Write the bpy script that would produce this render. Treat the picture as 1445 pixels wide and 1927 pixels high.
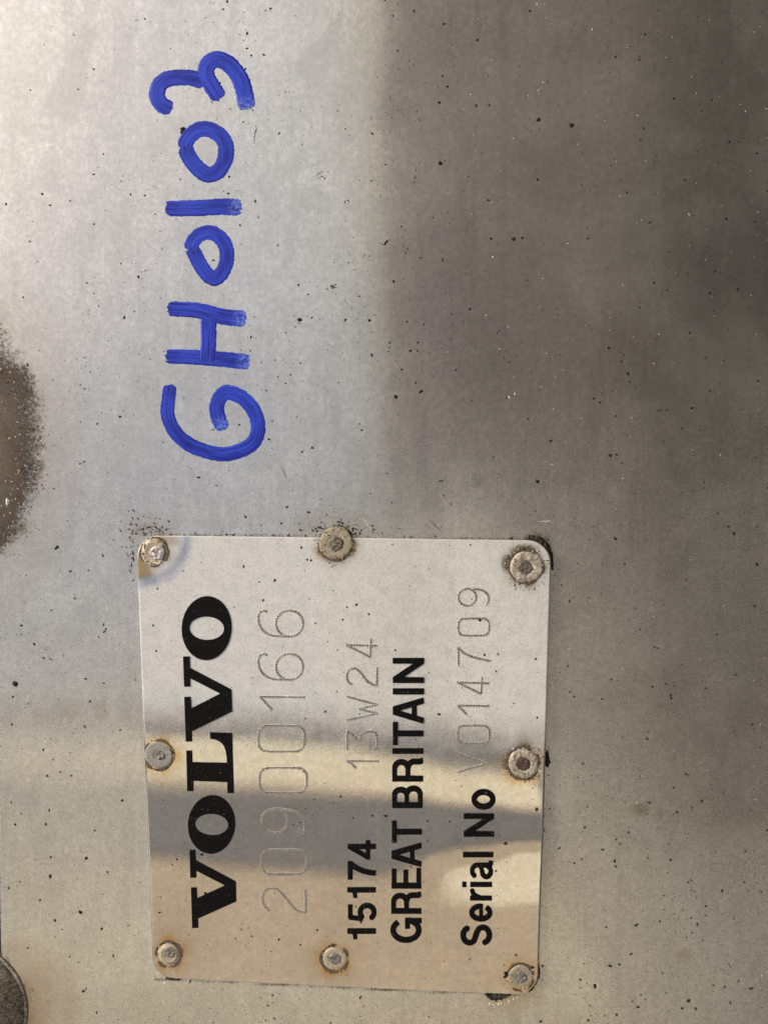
import bpy, bmesh, math, random
import numpy as np
from mathutils import Vector, Matrix

scn = bpy.context.scene
for _o in list(bpy.data.objects):
    bpy.data.objects.remove(_o)
COL = scn.collection

# ------------------------------------------------------------------ camera
# Upright steel panel in the XZ plane (faces -Y).  The phone was held sideways:
# the left of the picture is up (+Z) and the top of the picture is +X.
PW, PH, FPX = 1445.0, 1927.0, 1400.0
RX, RY, RZ = 0.1217, 0.0622, 0.0020            # pose solved from the four plate corners
T = np.array([-0.0082, 0.0500, 0.1444])
PLATE_W, PLATE_H, PLATE_T = 0.0775, 0.0909, 0.0007


def _rot(rx, ry, rz):
    cx, sx, cy, sy, cz, sz = math.cos(rx), math.sin(rx), math.cos(ry), math.sin(ry), math.cos(rz), math.sin(rz)
    return (np.array([[1, 0, 0], [0, cx, -sx], [0, sx, cx]]) @ np.array([[cy, 0, sy], [0, 1, 0], [-sy, 0, cy]])
            @ np.array([[cz, -sz, 0], [sz, cz, 0], [0, 0, 1]]))


R = _rot(RX, RY, RZ)
M = np.array([[0, -1, 0], [0, 0, 1], [-1, 0, 0]], float)     # plate right, down, inward -> world
C2W = M @ R.T
CAM_LOCAL = -R.T @ T
_f = M @ CAM_LOCAL
ORIGIN = np.array([-_f[0], -PLATE_T, 1.0 - _f[2]])            # plate centre, on its front face
CAM = _f + ORIGIN

cam_data = bpy.data.cameras.new('camera')
cam_data.sensor_fit = 'VERTICAL'
cam_data.sensor_height = 24.0
cam_data.lens = FPX / PH * 24.0
cam_data.clip_start = 0.01
cam_data.clip_end = 2000.0
cam = bpy.data.objects.new('camera', cam_data)
COL.objects.link(cam)
_cx, _cy, _cz = C2W @ np.array([1, 0, 0.]), C2W @ np.array([0, -1, 0.]), C2W @ np.array([0, 0, -1.])
cam.matrix_world = Matrix(((_cx[0], _cy[0], _cz[0], CAM[0]), (_cx[1], _cy[1], _cz[1], CAM[1]),
                           (_cx[2], _cy[2], _cz[2], CAM[2]), (0, 0, 0, 1)))
scn.camera = cam

# ------------------------------------------------------------------ sky, sun, exposure
SUN_AZ, SUN_EL = math.radians(47), math.radians(57)          # azimuth from -Y towards +X
world = bpy.data.worlds.new('World')
scn.world = world
world.use_nodes = True
wn = world.node_tree
sky = wn.nodes.new('ShaderNodeTexSky')
sky.sky_type = 'NISHITA'
sky.sun_disc = False
sky.sun_elevation = SUN_EL
sdir = Vector((math.sin(SUN_AZ) * math.cos(SUN_EL), -math.cos(SUN_AZ) * math.cos(SUN_EL), math.sin(SUN_EL)))
sky.sun_rotation = math.atan2(sdir.x, sdir.y)
sky.air_density = 0.45
sky.dust_density = 5.5
sky.ozone_density = 0.15
wn.links.new(sky.outputs[0], wn.nodes['Background'].inputs[0])
wn.nodes['Background'].inputs[1].default_value = 0.115
sun_data = bpy.data.lights.new('sun', 'SUN')
sun_data.energy = 2.1
sun_data.angle = math.radians(12)
sun_data.color = (1.0, 0.94, 0.85)
sun = bpy.data.objects.new('sun', sun_data)
COL.objects.link(sun)
sun.rotation_euler = (-sdir).to_track_quat('-Z', 'Y').to_euler()
scn.view_settings.view_transform = 'Standard'
scn.view_settings.look = 'None'
scn.view_settings.gamma = 1.0
scn.view_settings.exposure = 0.66
scn.cycles.use_denoising = True

# ------------------------------------------------------------------ helpers
rng = np.random.default_rng(7)
random.seed(7)


def at(px, py, y=0.0):
    """photo pixel -> world point on the plane at depth y"""
    px, py, y = np.broadcast_arrays(np.asarray(px, float), np.asarray(py, float), np.asarray(y, float))
    d = np.stack([(px - PW / 2) / FPX, (py - PH / 2) / FPX, np.ones_like(px)], -1) @ C2W.T
    t = (y - CAM[1]) / d[..., 1]
    return CAM + d * t[..., None]


def mesh_obj(name, verts, faces, mat=None, parent=None, smooth=True):
    me = bpy.data.meshes.new(name)
    me.from_pydata([tuple(v) for v in verts], [], [tuple(f) for f in faces])
    if mat:
        me.materials.append(mat)
    if smooth:
        me.polygons.foreach_set('use_smooth', [True] * len(me.polygons))
    me.update()
    o = bpy.data.objects.new(name, me)
    COL.objects.link(o)
    o.parent = parent
    return o


def tag(o, label=None, cat=None, group=None, kind=None):
    for k, v in (('label', label), ('category', cat), ('group', group), ('kind', kind)):
        if v:
            o[k] = v
    return o


def lattice(nx, ny):
    i = np.arange(ny * nx).reshape(ny, nx)
    return np.stack([i[:-1, :-1], i[:-1, 1:], i[1:, 1:], i[1:, :-1]], -1).reshape(-1, 4)


def vnoise(x, y, seed=0):
    def h(i, j):
        n = (i * 374761393 + j * 668265263 + seed * 974634777).astype(np.int64)
        n = (n ^ (n >> 13)) * 1274126177
        return ((n ^ (n >> 16)) & 0xffff) / 65535.0
    xi, yi = np.floor(x).astype(np.int64), np.floor(y).astype(np.int64)
    fx, fy = x - xi, y - yi
    fx, fy = fx * fx * (3 - 2 * fx), fy * fy * (3 - 2 * fy)
    return ((h(xi, yi) * (1 - fx) + h(xi + 1, yi) * fx) * (1 - fy)
            + (h(xi, yi + 1) * (1 - fx) + h(xi + 1, yi + 1) * fx) * fy)


def fbm(x, y, seed=0, o=4):
    s, a, t = 0, 1.0, 0
    for k in range(o):
        s = s + a * vnoise(x * 2 ** k, y * 2 ** k, seed + k)
        t += a
        a *= 0.55
    return s / t


def sstep(a, b, x):
    t = np.clip((x - a) / (b - a), 0, 1)
    return t * t * (3 - 2 * t)


def add_attr(o, name, vals):
    a = o.data.attributes.new(name, 'FLOAT', 'POINT')
    a.data.foreach_set('value', np.asarray(vals, np.float32).ravel())


class NT:
    """small node-tree writer"""
    def __init__(self, name):
        self.mat = bpy.data.materials.new(name)
        self.mat.use_nodes = True
        self.t = self.mat.node_tree
        self.t.nodes.clear()
        self.out = self.t.nodes.new('ShaderNodeOutputMaterial')
        self._co = None

    def n(self, typ, ins=None, **props):
        nd = self.t.nodes.new(typ)
        for k, v in props.items():
            setattr(nd, k, v)
        for k, v in (ins or {}).items():
            self.put(nd.inputs[k], v)
        return nd

    def put(self, sock, v):
        if hasattr(v, 'is_output'):
            self.t.links.new(v, sock)
        elif hasattr(v, 'outputs'):
            self.t.links.new(v.outputs[0], sock)
        else:
            if isinstance(v, (tuple, list)) and len(v) == 3 and sock.type == 'RGBA':
                v = (*v, 1)
            sock.default_value = v

    def coord(self):
        if self._co is None:
            tc = self.n('ShaderNodeTexCoord')
            self._co = self.n('ShaderNodeVectorMath', {0: tc.outputs['Object'], 1: (1000, 1000, 1000), 2: (311.3, 57.7, -730.1)}, operation='MULTIPLY_ADD').outputs[0]
        return self._co                                        # object coordinates in millimetres

    def noise(self, scale, detail=4, rough=0.6, stretch=None, dist=0.0):
        co = self.coord()
        if stretch:
            co = self.n('ShaderNodeVectorMath', {0: co, 1: stretch}, operation='MULTIPLY').outputs[0]
        return self.n('ShaderNodeTexNoise', {'Vector': co, 'Scale': scale, 'Detail': detail, 'Roughness': rough, 'Distortion': dist}).outputs[0]

    def math(self, op, a, b=0.0, c=None, clamp=False):
        d = {0: a, 1: b}
        if c is not None:
            d[2] = c
        return self.n('ShaderNodeMath', d, operation=op, use_clamp=clamp).outputs[0]

    def ramp(self, v, lo, hi, a=0.0, b=1.0):
        return self.n('ShaderNodeMapRange', {0: v, 1: lo, 2: hi, 3: a, 4: b}, interpolation_type='SMOOTHSTEP').outputs[0]

    def mix(self, f, a, b):
        nd = self.n('ShaderNodeMix', data_type='RGBA')
        for s in nd.inputs:
            if s.name == 'Factor' and s.type == 'VALUE':
                self.put(s, f); break
        cs = [s for s in nd.inputs if s.type == 'RGBA']
        self.put(cs[0], a)
        self.put(cs[1], b)
        return [s for s in nd.outputs if s.type == 'RGBA'][0]

    def attr(self, name):
        return self.n('ShaderNodeAttribute', attribute_name=name).outputs['Fac']

    def bsdf(self, color, rough, metal, **kw):
        d = {'Base Color': color, 'Roughness': rough, 'Metallic': metal}
        d.update({k.replace('_', ' '): v for k, v in kw.items()})
        return self.n('ShaderNodeBsdfPrincipled', d)

    def bump(self, h, dist, strength=1.0, normal=None):
        d = {'Height': h, 'Distance': dist, 'Strength': strength}
        if normal is not None:
            d['Normal'] = normal
        return self.n('ShaderNodeBump', d).outputs[0]

    def done(self, sh):
        self.put(self.out.inputs[0], sh)
        return self.mat


def simple_mat(name, c1, c2, scale, rough=0.7, metal=0.0, bump=0.0, spec=None):
    m = NT(name)
    nz = m.noise(scale, 5, 0.65)
    col = m.mix(m.ramp(nz, 0.3, 0.7), c1, c2)
    kw = {}
    if bump:
        kw['Normal'] = m.bump(nz, bump)
    if spec is not None:
        kw['Specular_IOR_Level'] = spec
    return m.done(m.bsdf(col, rough, metal, **kw))


# ------------------------------------------------------------------ materials
def steel(name, tone, sharp_rough, broad_rough, broad_share, scale=1.0, plate=False):
    m = NT(name)
    big = m.noise(0.035 * scale, 4, 0.6, dist=0.6)
    mid = m.noise(0.22 * scale, 5, 0.65)
    fine = m.noise(2.6, 4, 0.75)
    micro = m.noise(7.0, 2, 0.7)
    grain = m.noise(0.95, 4, 0.7)
    v = m.math('ADD', m.math('MULTIPLY', big, 0.12), m.math('MULTIPLY', mid, 0.16))
    v = m.math('ADD', v, m.math('MULTIPLY', fine, 0.42))
    v = m.math('ADD', v, m.math('MULTIPLY', micro, 0.22))
    v = m.math('ADD', m.math('MULTIPLY', v, 0.68), m.math('MULTIPLY', grain, 0.32))
    k = m.ramp(v, 0.39, 0.61, 0.74, 1.07)
    col = m.n('ShaderNodeVectorMath', {0: tone, 1: k}, operation='MULTIPLY')
    # multiply colour by scalar k
    col = m.n('ShaderNodeVectorMath', {0: tone}, operation='SCALE')
    m.put(col.inputs['Scale'], k)
    col = col.outputs[0]
    lines = m.noise(1.0, 3, 0.6, stretch=(0.05, 1.0, 3.2))
    lk = m.ramp(lines, 0.3, 0.7, 0.975, 1.015)
    colb = m.n('ShaderNodeVectorMath', {0: col}, operation='SCALE')
    m.put(colb.inputs['Scale'], lk)
    col = colb.outputs[0]
    # faint warm / cool drift of the oxide skin
    drift = m.noise(0.06, 3, 0.5)
    col = m.mix(m.ramp(drift, 0.42, 0.66, 0, 0.18), col, m.mix(0.5, col, (0.60, 0.55, 0.50)))
    # dull streaks and drips of grey film
    film = m.attr('film')
    col = m.mix(m.math('MULTIPLY', film, 0.60), col, (0.43, 0.42, 0.37))
    tan = m.attr('tan')
    tanm = m.math('MULTIPLY', tan, m.ramp(fine, 0.25, 0.7, 0.55, 1.0), clamp=True)
    col = m.mix(tanm, col, (0.40, 0.30, 0.16))
    if plate:
        col = m.mix(m.attr('straw'), col, (0.62, 0.40, 0.13))
        col = m.mix(m.math('MULTIPLY', m.attr('blue'), m.ramp(fine, 0.3, 0.7, 0.5, 1.0)), col, (0.22, 0.29, 0.38))
    rough_v = m.ramp(m.math('ADD', m.math('MULTIPLY', fine, 0.8), m.math('MULTIPLY', mid, 0.2)), 0.35, 0.65, 0.8, 1.2)
    hgt = m.math('ADD', m.math('MULTIPLY', fine, 0.6), m.math('MULTIPLY', mid, 0.5))
    nrm = m.bump(hgt, 0.000003, 1.0)
    a = m.bsdf(col, m.math('MULTIPLY', rough_v, sharp_rough), 1.0, Normal=nrm)
    nrm2 = m.bump(fine, 0.00005, 1.0)
    b = m.bsdf(col, m.math('MULTIPLY', rough_v, broad_rough), 0.85, Normal=nrm2)
    sh = m.n('ShaderNodeMixShader', {0: m.math('ADD', broad_share, m.math('MULTIPLY', m.attr('dull'), 0.66), clamp=True), 1: a.outputs[0], 2: b.outputs[0]})
    ox = m.mix(m.ramp(mid, 0.3, 0.7), (0.55, 0.545, 0.485), (0.635, 0.628, 0.565))
    ox = m.mix(m.ramp(fine, 0.3, 0.7, 0.0, 0.5), ox, (0.76, 0.752, 0.69))
    oxb = m.bsdf(ox, 0.6, 0.0, Specular_IOR_Level=0.3)
    bloom = m.math('MULTIPLY', m.attr('bloom'), m.ramp(m.math('ADD', m.math('MULTIPLY', mid, 0.4), m.math('MULTIPLY', fine, 0.6)), 0.36, 0.60, 0.92 if plate else 0.8, 1.05), clamp=True)
    sh = m.n('ShaderNodeMixShader', {0: bloom, 1: sh.outputs[0], 2: oxb.outputs[0]})
    # rust, olive grime with painted edge shade, and black crust: ragged masks driven by soft fields on the mesh
    grit = m.noise(4.2, 5, 0.8)
    grit2 = m.noise(1.5, 5, 0.75)
    rust = m.ramp(m.math('ADD', m.attr('rust'), m.math('MULTIPLY', m.math('SUBTRACT', grit2, 0.5), 0.9)), 0.40, 0.72)
    rcol = m.mix(m.ramp(grit, 0.35, 0.68), (0.032, 0.019, 0.010), (0.135, 0.078, 0.036))
    rcol = m.mix(m.ramp(m.noise(0.30, 4, 0.65), 0.42, 0.62), rcol, (0.072, 0.058, 0.044))
    ra = m.math('ADD', m.attr('rust'), m.math('MULTIPLY', m.math('SUBTRACT', grit2, 0.5), 0.7))
    rcol = m.mix(m.ramp(ra, 0.66, 0.86), m.mix(0.75, rcol, (0.030, 0.018, 0.009)), rcol)
    rcol = m.mix(m.math('MULTIPLY', m.ramp(ra, 0.84, 1.15), m.ramp(grit, 0.3, 0.6, 0.5, 0.95)), rcol, (0.115, 0.095, 0.072))
    rb = m.bsdf(rcol, 0.72, 0.15, Normal=m.bump(grit, 0.00012, 1.0))
    sh = m.n('ShaderNodeMixShader', {0: rust, 1: sh.outputs[0], 2: rb.outputs[0]})
    gr = m.ramp(m.math('ADD', m.attr('grime_shade'), m.math('MULTIPLY', m.math('SUBTRACT', grit, 0.5), 1.5)), 0.50, 0.72)
    gcol = m.mix(m.ramp(grit2, 0.35, 0.65), (0.035, 0.028, 0.016), (0.135, 0.115, 0.070))
    gb = m.bsdf(gcol, 0.6, 0.0, Normal=m.bump(grit, 0.00012, 1.0))
    sh = m.n('ShaderNodeMixShader', {0: m.math('MULTIPLY', gr, 0.9), 1: sh.outputs[0], 2: gb.outputs[0]})
    return m.done(sh.outputs[0])


MAT_PANEL = steel('weathered_steel', (0.742, 0.720, 0.618), 0.075, 0.29, 0.105)
MAT_PLATE = steel('plate_alloy', (0.80, 0.775, 0.69), 0.024, 0.28, 0.18, 1.6, plate=True)


def mat_paint():
    m = NT('blue_marker_paint')
    uv = m.n('ShaderNodeUVMap', uv_map='stroke').outputs[0]

    def nz(su, sv, det, seed):
        v = m.n('ShaderNodeVectorMath', {0: uv, 1: (su, sv, 1)}, operation='MULTIPLY').outputs[0]
        v = m.n('ShaderNodeVectorMath', {0: v, 1: (seed, seed, seed)}, operation='ADD').outputs[0]
        return m.n('ShaderNodeTexNoise', {'Vector': v, 'Scale': 1.0, 'Detail': det, 'Roughness': 0.6}).outputs[0]
    st = m.math('ADD', m.math('MULTIPLY', nz(0.10, 5.5, 3, 3.1), 0.62), m.math('MULTIPLY', nz(0.28, 15.0, 2, 9.7), 0.38))
    patch = nz(0.22, 0.9, 2, 5.5)
    thin = m.attr('thin')
    f = m.math('ADD', m.math('MULTIPLY', m.ramp(st, 0.43, 0.61), 0.70), m.math('MULTIPLY', m.ramp(patch, 0.3, 0.7), 0.30))
    f = m.math('ADD', f, m.math('MULTIPLY', thin, 0.30), clamp=True)
    col = m.mix(f, (0.006, 0.003, 0.16), (0.030, 0.070, 0.56))
    blot = m.math('MULTIPLY', m.attr('dab'), m.ramp(m.noise(2.2, 4, 0.7), 0.40, 0.60))
    col = m.mix(m.math('MULTIPLY', blot, 0.7), col, (0.18, 0.27, 0.66))
    dk = m.math('MULTIPLY', m.attr('dab'), m.ramp(m.noise(3.4, 3, 0.7), 0.56, 0.66))
    col = m.mix(m.math('MULTIPLY', dk, 0.75), col, (0.010, 0.006, 0.16))
    return m.done(m.bsdf(col, 0.30, 0.0, Normal=m.bump(st, 0.00004, 1.0), Specular_IOR_Level=0.3))


def mat_black():
    m = NT('black_enamel')
    nz = m.noise(3.2, 4, 0.75)
    chips = m.ramp(m.noise(2.6, 3, 0.7), 0.655, 0.69)
    col = m.mix(m.math('MULTIPLY', m.ramp(nz, 0.60, 0.78), 0.5), (0.003, 0.003, 0.0025), (0.022, 0.021, 0.018))
    col = m.mix(m.math('MULTIPLY', chips, 0.6), col, (0.28, 0.26, 0.22))
    return m.done(m.bsdf(col, 0.62, 0.0, Normal=m.bump(nz, 0.00002), Specular_IOR_Level=0.10))


MAT_PAINT = mat_paint()
MAT_BLACK = mat_black()
_m = NT('punched_metal')
_c = _m.mix(_m.ramp(_m.noise(3.0, 3, 0.7), 0.35, 0.65), (0.30, 0.28, 0.235), (0.52, 0.49, 0.42))
_c = _m.mix(_m.math('MULTIPLY', _m.attr('pit'), 0.95, clamp=True), _c, (0.035, 0.030, 0.022))
MAT_STAMP = _m.done(_m.bsdf(_c, 0.45, 0.55))
MAT_SPECK = simple_mat('dark_dirt', (0.006, 0.005, 0.004), (0.028, 0.023, 0.015), 2.0, 0.85, spec=0.15)
MAT_PALE = simple_mat('pale_grit_glints', (0.42, 0.40, 0.34), (0.75, 0.72, 0.64), 2.0, 0.5)
MAT_TAR = simple_mat('black_crust', (0.004, 0.003, 0.002), (0.040, 0.026, 0.013), 2.2, 0.55, 0.0, 0.0002)
MAT_SEAL = simple_mat('black_rubber', (0.008, 0.008, 0.008), (0.02, 0.019, 0.017), 0.5, 0.8)


def rivet_mat(name, c1, c2, rough, metal, dirt):
    m = NT(name)
    fine = m.noise(3.6, 5, 0.75)
    gr = m.noise(1.6, 5, 0.8)
    col = m.mix(m.ramp(fine, 0.3, 0.7), c1, c2)
    d = m.ramp(gr, 0.62 - 0.16 * dirt, 0.74 - 0.14 * dirt)
    col = m.mix(m.math('MULTIPLY', d, min(1.0, 0.35 + dirt * 0.6)), col, (0.075, 0.052, 0.028))
    return m.done(m.bsdf(col, rough, m.math('MULTIPLY', m.math('SUBTRACT', 1.0, d), metal), Normal=m.bump(m.math('ADD', fine, gr), 0.00004 + 0.00009 * dirt)))


RIV = {
    'tan': rivet_mat('rivet_tan', (0.34, 0.29, 0.20), (0.50, 0.43, 0.31), 0.6, 0.3, 0.35),
    'grey': rivet_mat('rivet_grey', (0.25, 0.235, 0.205), (0.36, 0.34, 0.30), 0.6, 0.35, 0.25),
    'dirty': rivet_mat('rivet_dirty', (0.26, 0.22, 0.15), (0.58, 0.52, 0.42), 0.55, 0.3, 0.8),
    'olive': rivet_mat('rivet_olive', (0.26, 0.22, 0.14), (0.42, 0.36, 0.25), 0.6, 0.25, 0.6),
}
STEM = {
    'bright': rivet_mat('stem_bright', (0.10, 0.085, 0.075), (0.62, 0.58, 0.54), 0.35, 0.8, 0.6),
    'dark': rivet_mat('stem_dark', (0.07, 0.06, 0.04), (0.26, 0.23, 0.17), 0.35, 0.5, 0.7),
    'grey': rivet_mat('stem_grey', (0.11, 0.105, 0.09), (0.34, 0.32, 0.28), 0.5, 0.5, 0.6),
    'brown': rivet_mat('stem_brown', (0.035, 0.018, 0.013), (0.14, 0.09, 0.07), 0.4, 0.3, 0.8),
}

# ------------------------------------------------------------------ the ground and added unseen shapes (outside the frame; they shape the metal's reflections)


def ground_mat(name, c1, c2, sc, painted_zones=False):
    m = NT(name)
    tc = m.n('ShaderNodeTexCoord').outputs['Object']
    nz = m.n('ShaderNodeTexNoise', {'Vector': tc, 'Scale': sc, 'Detail': 6, 'Roughness': 0.65}).outputs[0]
    col = m.mix(m.ramp(nz, 0.3, 0.7), c1, c2)
    if painted_zones:                                                   # ground painted paler towards the added wall to lighten the metal's reflection
        x = m.n('ShaderNodeSeparateXYZ', {0: tc}).outputs[0]
        big = m.n('ShaderNodeTexNoise', {'Vector': tc, 'Scale': 0.6, 'Detail': 4, 'Roughness': 0.6}).outputs[0]
        f = m.ramp(m.math('ADD', x, m.math('MULTIPLY', m.math('SUBTRACT', big, 0.5), 1.6)), -0.4, -3.6)
        col = m.mix(f, col, (0.205, 0.20, 0.20))
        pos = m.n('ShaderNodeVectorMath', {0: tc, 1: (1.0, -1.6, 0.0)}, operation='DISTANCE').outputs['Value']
        shade_patch = m.ramp(m.math('ADD', pos, m.math('MULTIPLY', m.math('SUBTRACT', big, 0.5), 1.5)), 3.3, 1.2)
        col = m.mix(shade_patch, col, (0.012, 0.009, 0.008))     # dark patch painted into the ground to darken the metal's reflection
    return m.done(m.bsdf(col, 0.9, 0.0))


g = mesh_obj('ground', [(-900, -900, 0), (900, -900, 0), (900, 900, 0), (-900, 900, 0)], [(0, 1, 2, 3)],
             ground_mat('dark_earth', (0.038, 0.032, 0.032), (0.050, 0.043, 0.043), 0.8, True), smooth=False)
tag(g, kind='structure')


def box(name, x0, x1, y0, y1, z0, z1, mat):
    v = [(x, y, z) for z in (z0, z1) for x, y in ((x0, y0), (x1, y0), (x1, y1), (x0, y1))]
    o = mesh_obj(name, v, [(0, 3, 2, 1), (4, 5, 6, 7), (0, 1, 5, 4), (1, 2, 6, 5), (2, 3, 7, 6), (3, 0, 4, 7)], mat, smooth=False)
    return tag(o, kind='structure')


# unseen shapes added for their reflections: a banded wall and a dark bank
box('reflection_wall', -3.6, -3.2, -7.72, -2.0, 0, 6.0, ground_mat('reflection_tan', (0.47, 0.38, 0.265), (0.53, 0.435, 0.305), 0.7))  # added wall with pale and grey strips, mirrored as bands in the plate
box('reflection_pale_strip', -3.3, -3.19, -6.93, -6.02, 0, 6.0, ground_mat('reflection_cream', (0.90, 0.83, 0.62), (0.93, 0.87, 0.67), 0.7))
box('reflection_pale_strip', -3.3, -3.19, -4.24, -3.60, 0, 6.0, bpy.data.materials['reflection_cream'])
box('reflection_grey_strip', -3.3, -3.18, -5.85, -4.82, 0, 6.0, ground_mat('reflection_grey', (0.105, 0.112, 0.130), (0.122, 0.130, 0.148), 0.7))
box('reflection_grey_strip', -3.3, -3.18, -7.70, -6.99, 0, 6.0, bpy.data.materials['reflection_grey'])
hv, hf = [], []
hx = np.linspace(-15.0, 90, 70)
for k, x in enumerate(hx):
    h = 4.2 + 0.25 * math.sin(k * 0.9) + 0.2 * math.sin(k * 2.3)
    h *= 0.35 + 0.65 * float(sstep(-15, 0, x))
    hv += [(x, -38, 0), (x, -44, h * 0.8), (x, -50, h), (x, -70, h)]
for k in range(69):
    for j in range(3):
        a = k * 4 + j
        hf.append((a, a + 1, a + 5, a + 4))
hl = mesh_obj('reflection_bank', hv, hf, ground_mat('reflection_dark', (0.110, 0.101, 0.106), (0.135, 0.124, 0.130), 0.5))  # added unseen bank, gives the panel its dark mirrored side
tag(hl, kind='structure')

# ------------------------------------------------------------------ steel panel
RIVETS = [  # px, py, head radius px, material, stem px, py, radius, material, rust strength, rust ring radius
    (291, 1039, 26, 'tan', 297, 1041, 15, 'bright', 0.75, 27),
    (632, 1022, 31, 'olive', 632, 1024, 14, 'dark', 1.0, 32.5),
    (991, 1067, 30, 'dirty', 987, 1068, 13, 'dark', 1.0, 31.5),
    (299, 1421, 27, 'grey', 301, 1421, 10, 'grey', 0.9, 28.5),
    (985, 1437, 29, 'dirty', 984, 1438, 13, 'brown', 1.1, 30.5),
    (318, 1796, 23, 'tan', 319, 1792, 12, 'grey', 0.9, 24.5),
    (630, 1804, 24, 'tan', 630, 1804, 12, 'grey', 0.8, 26),
    (979, 1839, 25, 'olive', 979, 1839, 12, 'grey', 0.6, 26),
]


def blob(x, y, cx, cy, rx, ry, p=1.0):
    return np.clip(1.0 - np.sqrt(((x - cx) / rx) ** 2 + ((y - cy) / ry) ** 2), 0, 1) ** p


xs = np.concatenate([np.linspace(-8, 1500, 330), np.linspace(1500, 6500, 24)[1:]])
ys = np.concatenate([np.linspace(-6500, -60, 24)[:-1], np.linspace(-60, 1990, 420), np.linspace(1990, 6500, 24)[1:]])
gx, gy = np.meshgrid(xs, ys)
EDGE = -5 + 0.020 * (gy - 1350)                             # folded upper edge of the sheet
EDGE = np.clip(EDGE, -160, 60)
gxe = np.where(gx <= 1500, EDGE + (gx + 8) / 1508.0 * (1500 - EDGE), gx)
P = at(0 * gxe, 0 * gxe, 0.0)
# keep the outer sheet regular: map pixels linearly with the scale at the plate
_o, _a, _b = at(722, 963, 0.0), at(723, 963, 0.0), at(722, 964, 0.0)
inside = at(np.clip(gxe, -200, 1600), np.clip(gy, -200, 2100), 0.0)
P = inside + (gxe - np.clip(gxe, -200, 1600))[..., None] * (_a - _o) + (gy - np.clip(gy, -200, 2100))[..., None] * (_b - _o)
P[..., 1] = 0.00006 * (fbm(gx / 420 + 20, gy / 420 + 20, 123, 2) - 0.5)
ny, nx = gx.shape
# fold along the upper edge: three extra columns curling back
fold = []
for k, (dz, dy) in enumerate(((0.00055, 0.0019), (0.00048, 0.00095), (0.00028, 0.00034))):
    f = P[:, :1].copy()
    f[..., 2] += dz
    f[..., 1] += dy
    fold.append(f)
back = fold[0].copy()
back[..., 1] += 0.02
V = np.concatenate([back] + fold + [P], 1)
panel = mesh_obj('steel_panel', V.reshape(-1, 3), lattice(V.shape[1], ny)[:, ::-1], MAT_PANEL)
tag(panel, 'weathered bare steel panel with dark specks and blue marker writing', 'panel')
fx, fy = gxe, gy
n1 = fbm(fx / 60, fy / 60, 3)
n2 = fbm(fx / 18, fy / 18, 11)
rust = 1.5 * blob(fx, fy, -52, 830, 172, 300, 0.75) * (0.75 + 0.5 * n1) + 0.0
rust = np.maximum(rust, 0.95 * blob(fx, fy, -30, 1892, 150, 135, 0.7) * (0.55 + 0.8 * n1))
rust = np.maximum(rust, 0.30 * blob(fx, fy, 960, 1880, 60, 24))
rust = np.maximum(rust, 0.35 * blob(fx, fy, 1000, 1010, 60, 30))
tan_ = 0.85 * blob(fx, fy, -10, 835, 190, 330, 0.8) * (0.4 + n1)
for c in ((10, 1070, 60, 110, .35), (40, 1880, 120, 120, .95), (1204, 1523, 20, 16, .9), (1243, 1530, 13, 12, .7), (1282, 1797, 16, 16, .8),
          (192, 1335, 18, 24, .8), (124, 1332, 24, 20, .6), (140, 1345, 12, 14, .7), (963, 1879, 70, 26, .6), (900, 905, 14, 14, .7),
          (630, 1006, 90, 60, .6), (285, 1000, 60, 40, .5), (535, 497, 8, 14, .4), (115, 738, 9, 9, .4)):
    tan_ = np.maximum(tan_, c[4] * blob(fx, fy, *c[:4], 0.6) * (0.3 + 1.2 * n2))
grime_shade = 0.62 * blob(fx, fy, 640, 1003, 95, 52, 0.7) * (0.55 + 0.9 * n2)
grime_shade = np.maximum(grime_shade, 0.60 * blob(fx, fy, 282, 1000, 70, 45, 0.7) * (0.5 + n2))
grime_shade = np.maximum(grime_shade, 0.60 * blob(fx, fy, 250, 1040, 40, 60, 0.8) * (0.4 + n2))
for c in ((66, 842, 30, 22, .85), (75, 878, 22, 24, .85), (60, 920, 26, 40, .7), (40, 995, 28, 26, .8), (48, 790, 40, 50, .6), (62, 760, 26, 40, .5), (28, 1015, 30, 22, .6)):
    grime_shade = np.maximum(grime_shade, c[4] * blob(fx, fy, *c[:4], 0.6))
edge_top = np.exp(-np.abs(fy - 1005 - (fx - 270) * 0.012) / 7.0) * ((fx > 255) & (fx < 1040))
grime_shade = np.maximum(grime_shade, edge_top * (0.45 + 0.75 * fbm(fx / 30, fy / 30, 5)) * np.where(fx < 700, 0.85, 0.62))
edge_right_shade = np.exp(-np.abs(fx - 1036 + (fy - 1020) * 0.03) / 7.0) * ((fy > 1010) & (fy < 1880))  # plate's shadow painted as a dark line beside its right edge
grime_shade = np.maximum(grime_shade, edge_right_shade * (0.25 + 0.6 * fbm(fx / 26, fy / 26, 15)))
edge_bot_shade = np.exp(-np.abs(fy - 1842 - (fx - 290) * 0.046) / 7.0) * ((fx > 290) & (fx < 1020))  # cast shadow below the plate, painted in as a dark line
grime_shade = np.maximum(grime_shade, edge_bot_shade * (0.40 + 0.6 * fbm(fx / 26, fy / 26, 25)))
grime_shade = np.maximum(grime_shade, 0.9 * blob(fx, fy, 1012, 1018, 50, 34, 0.7))
grime_shade = np.maximum(grime_shade, 0.55 * blob(fx, fy, 1020, 1840, 45, 60, 0.8))
film = np.zeros_like(fx)


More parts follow.
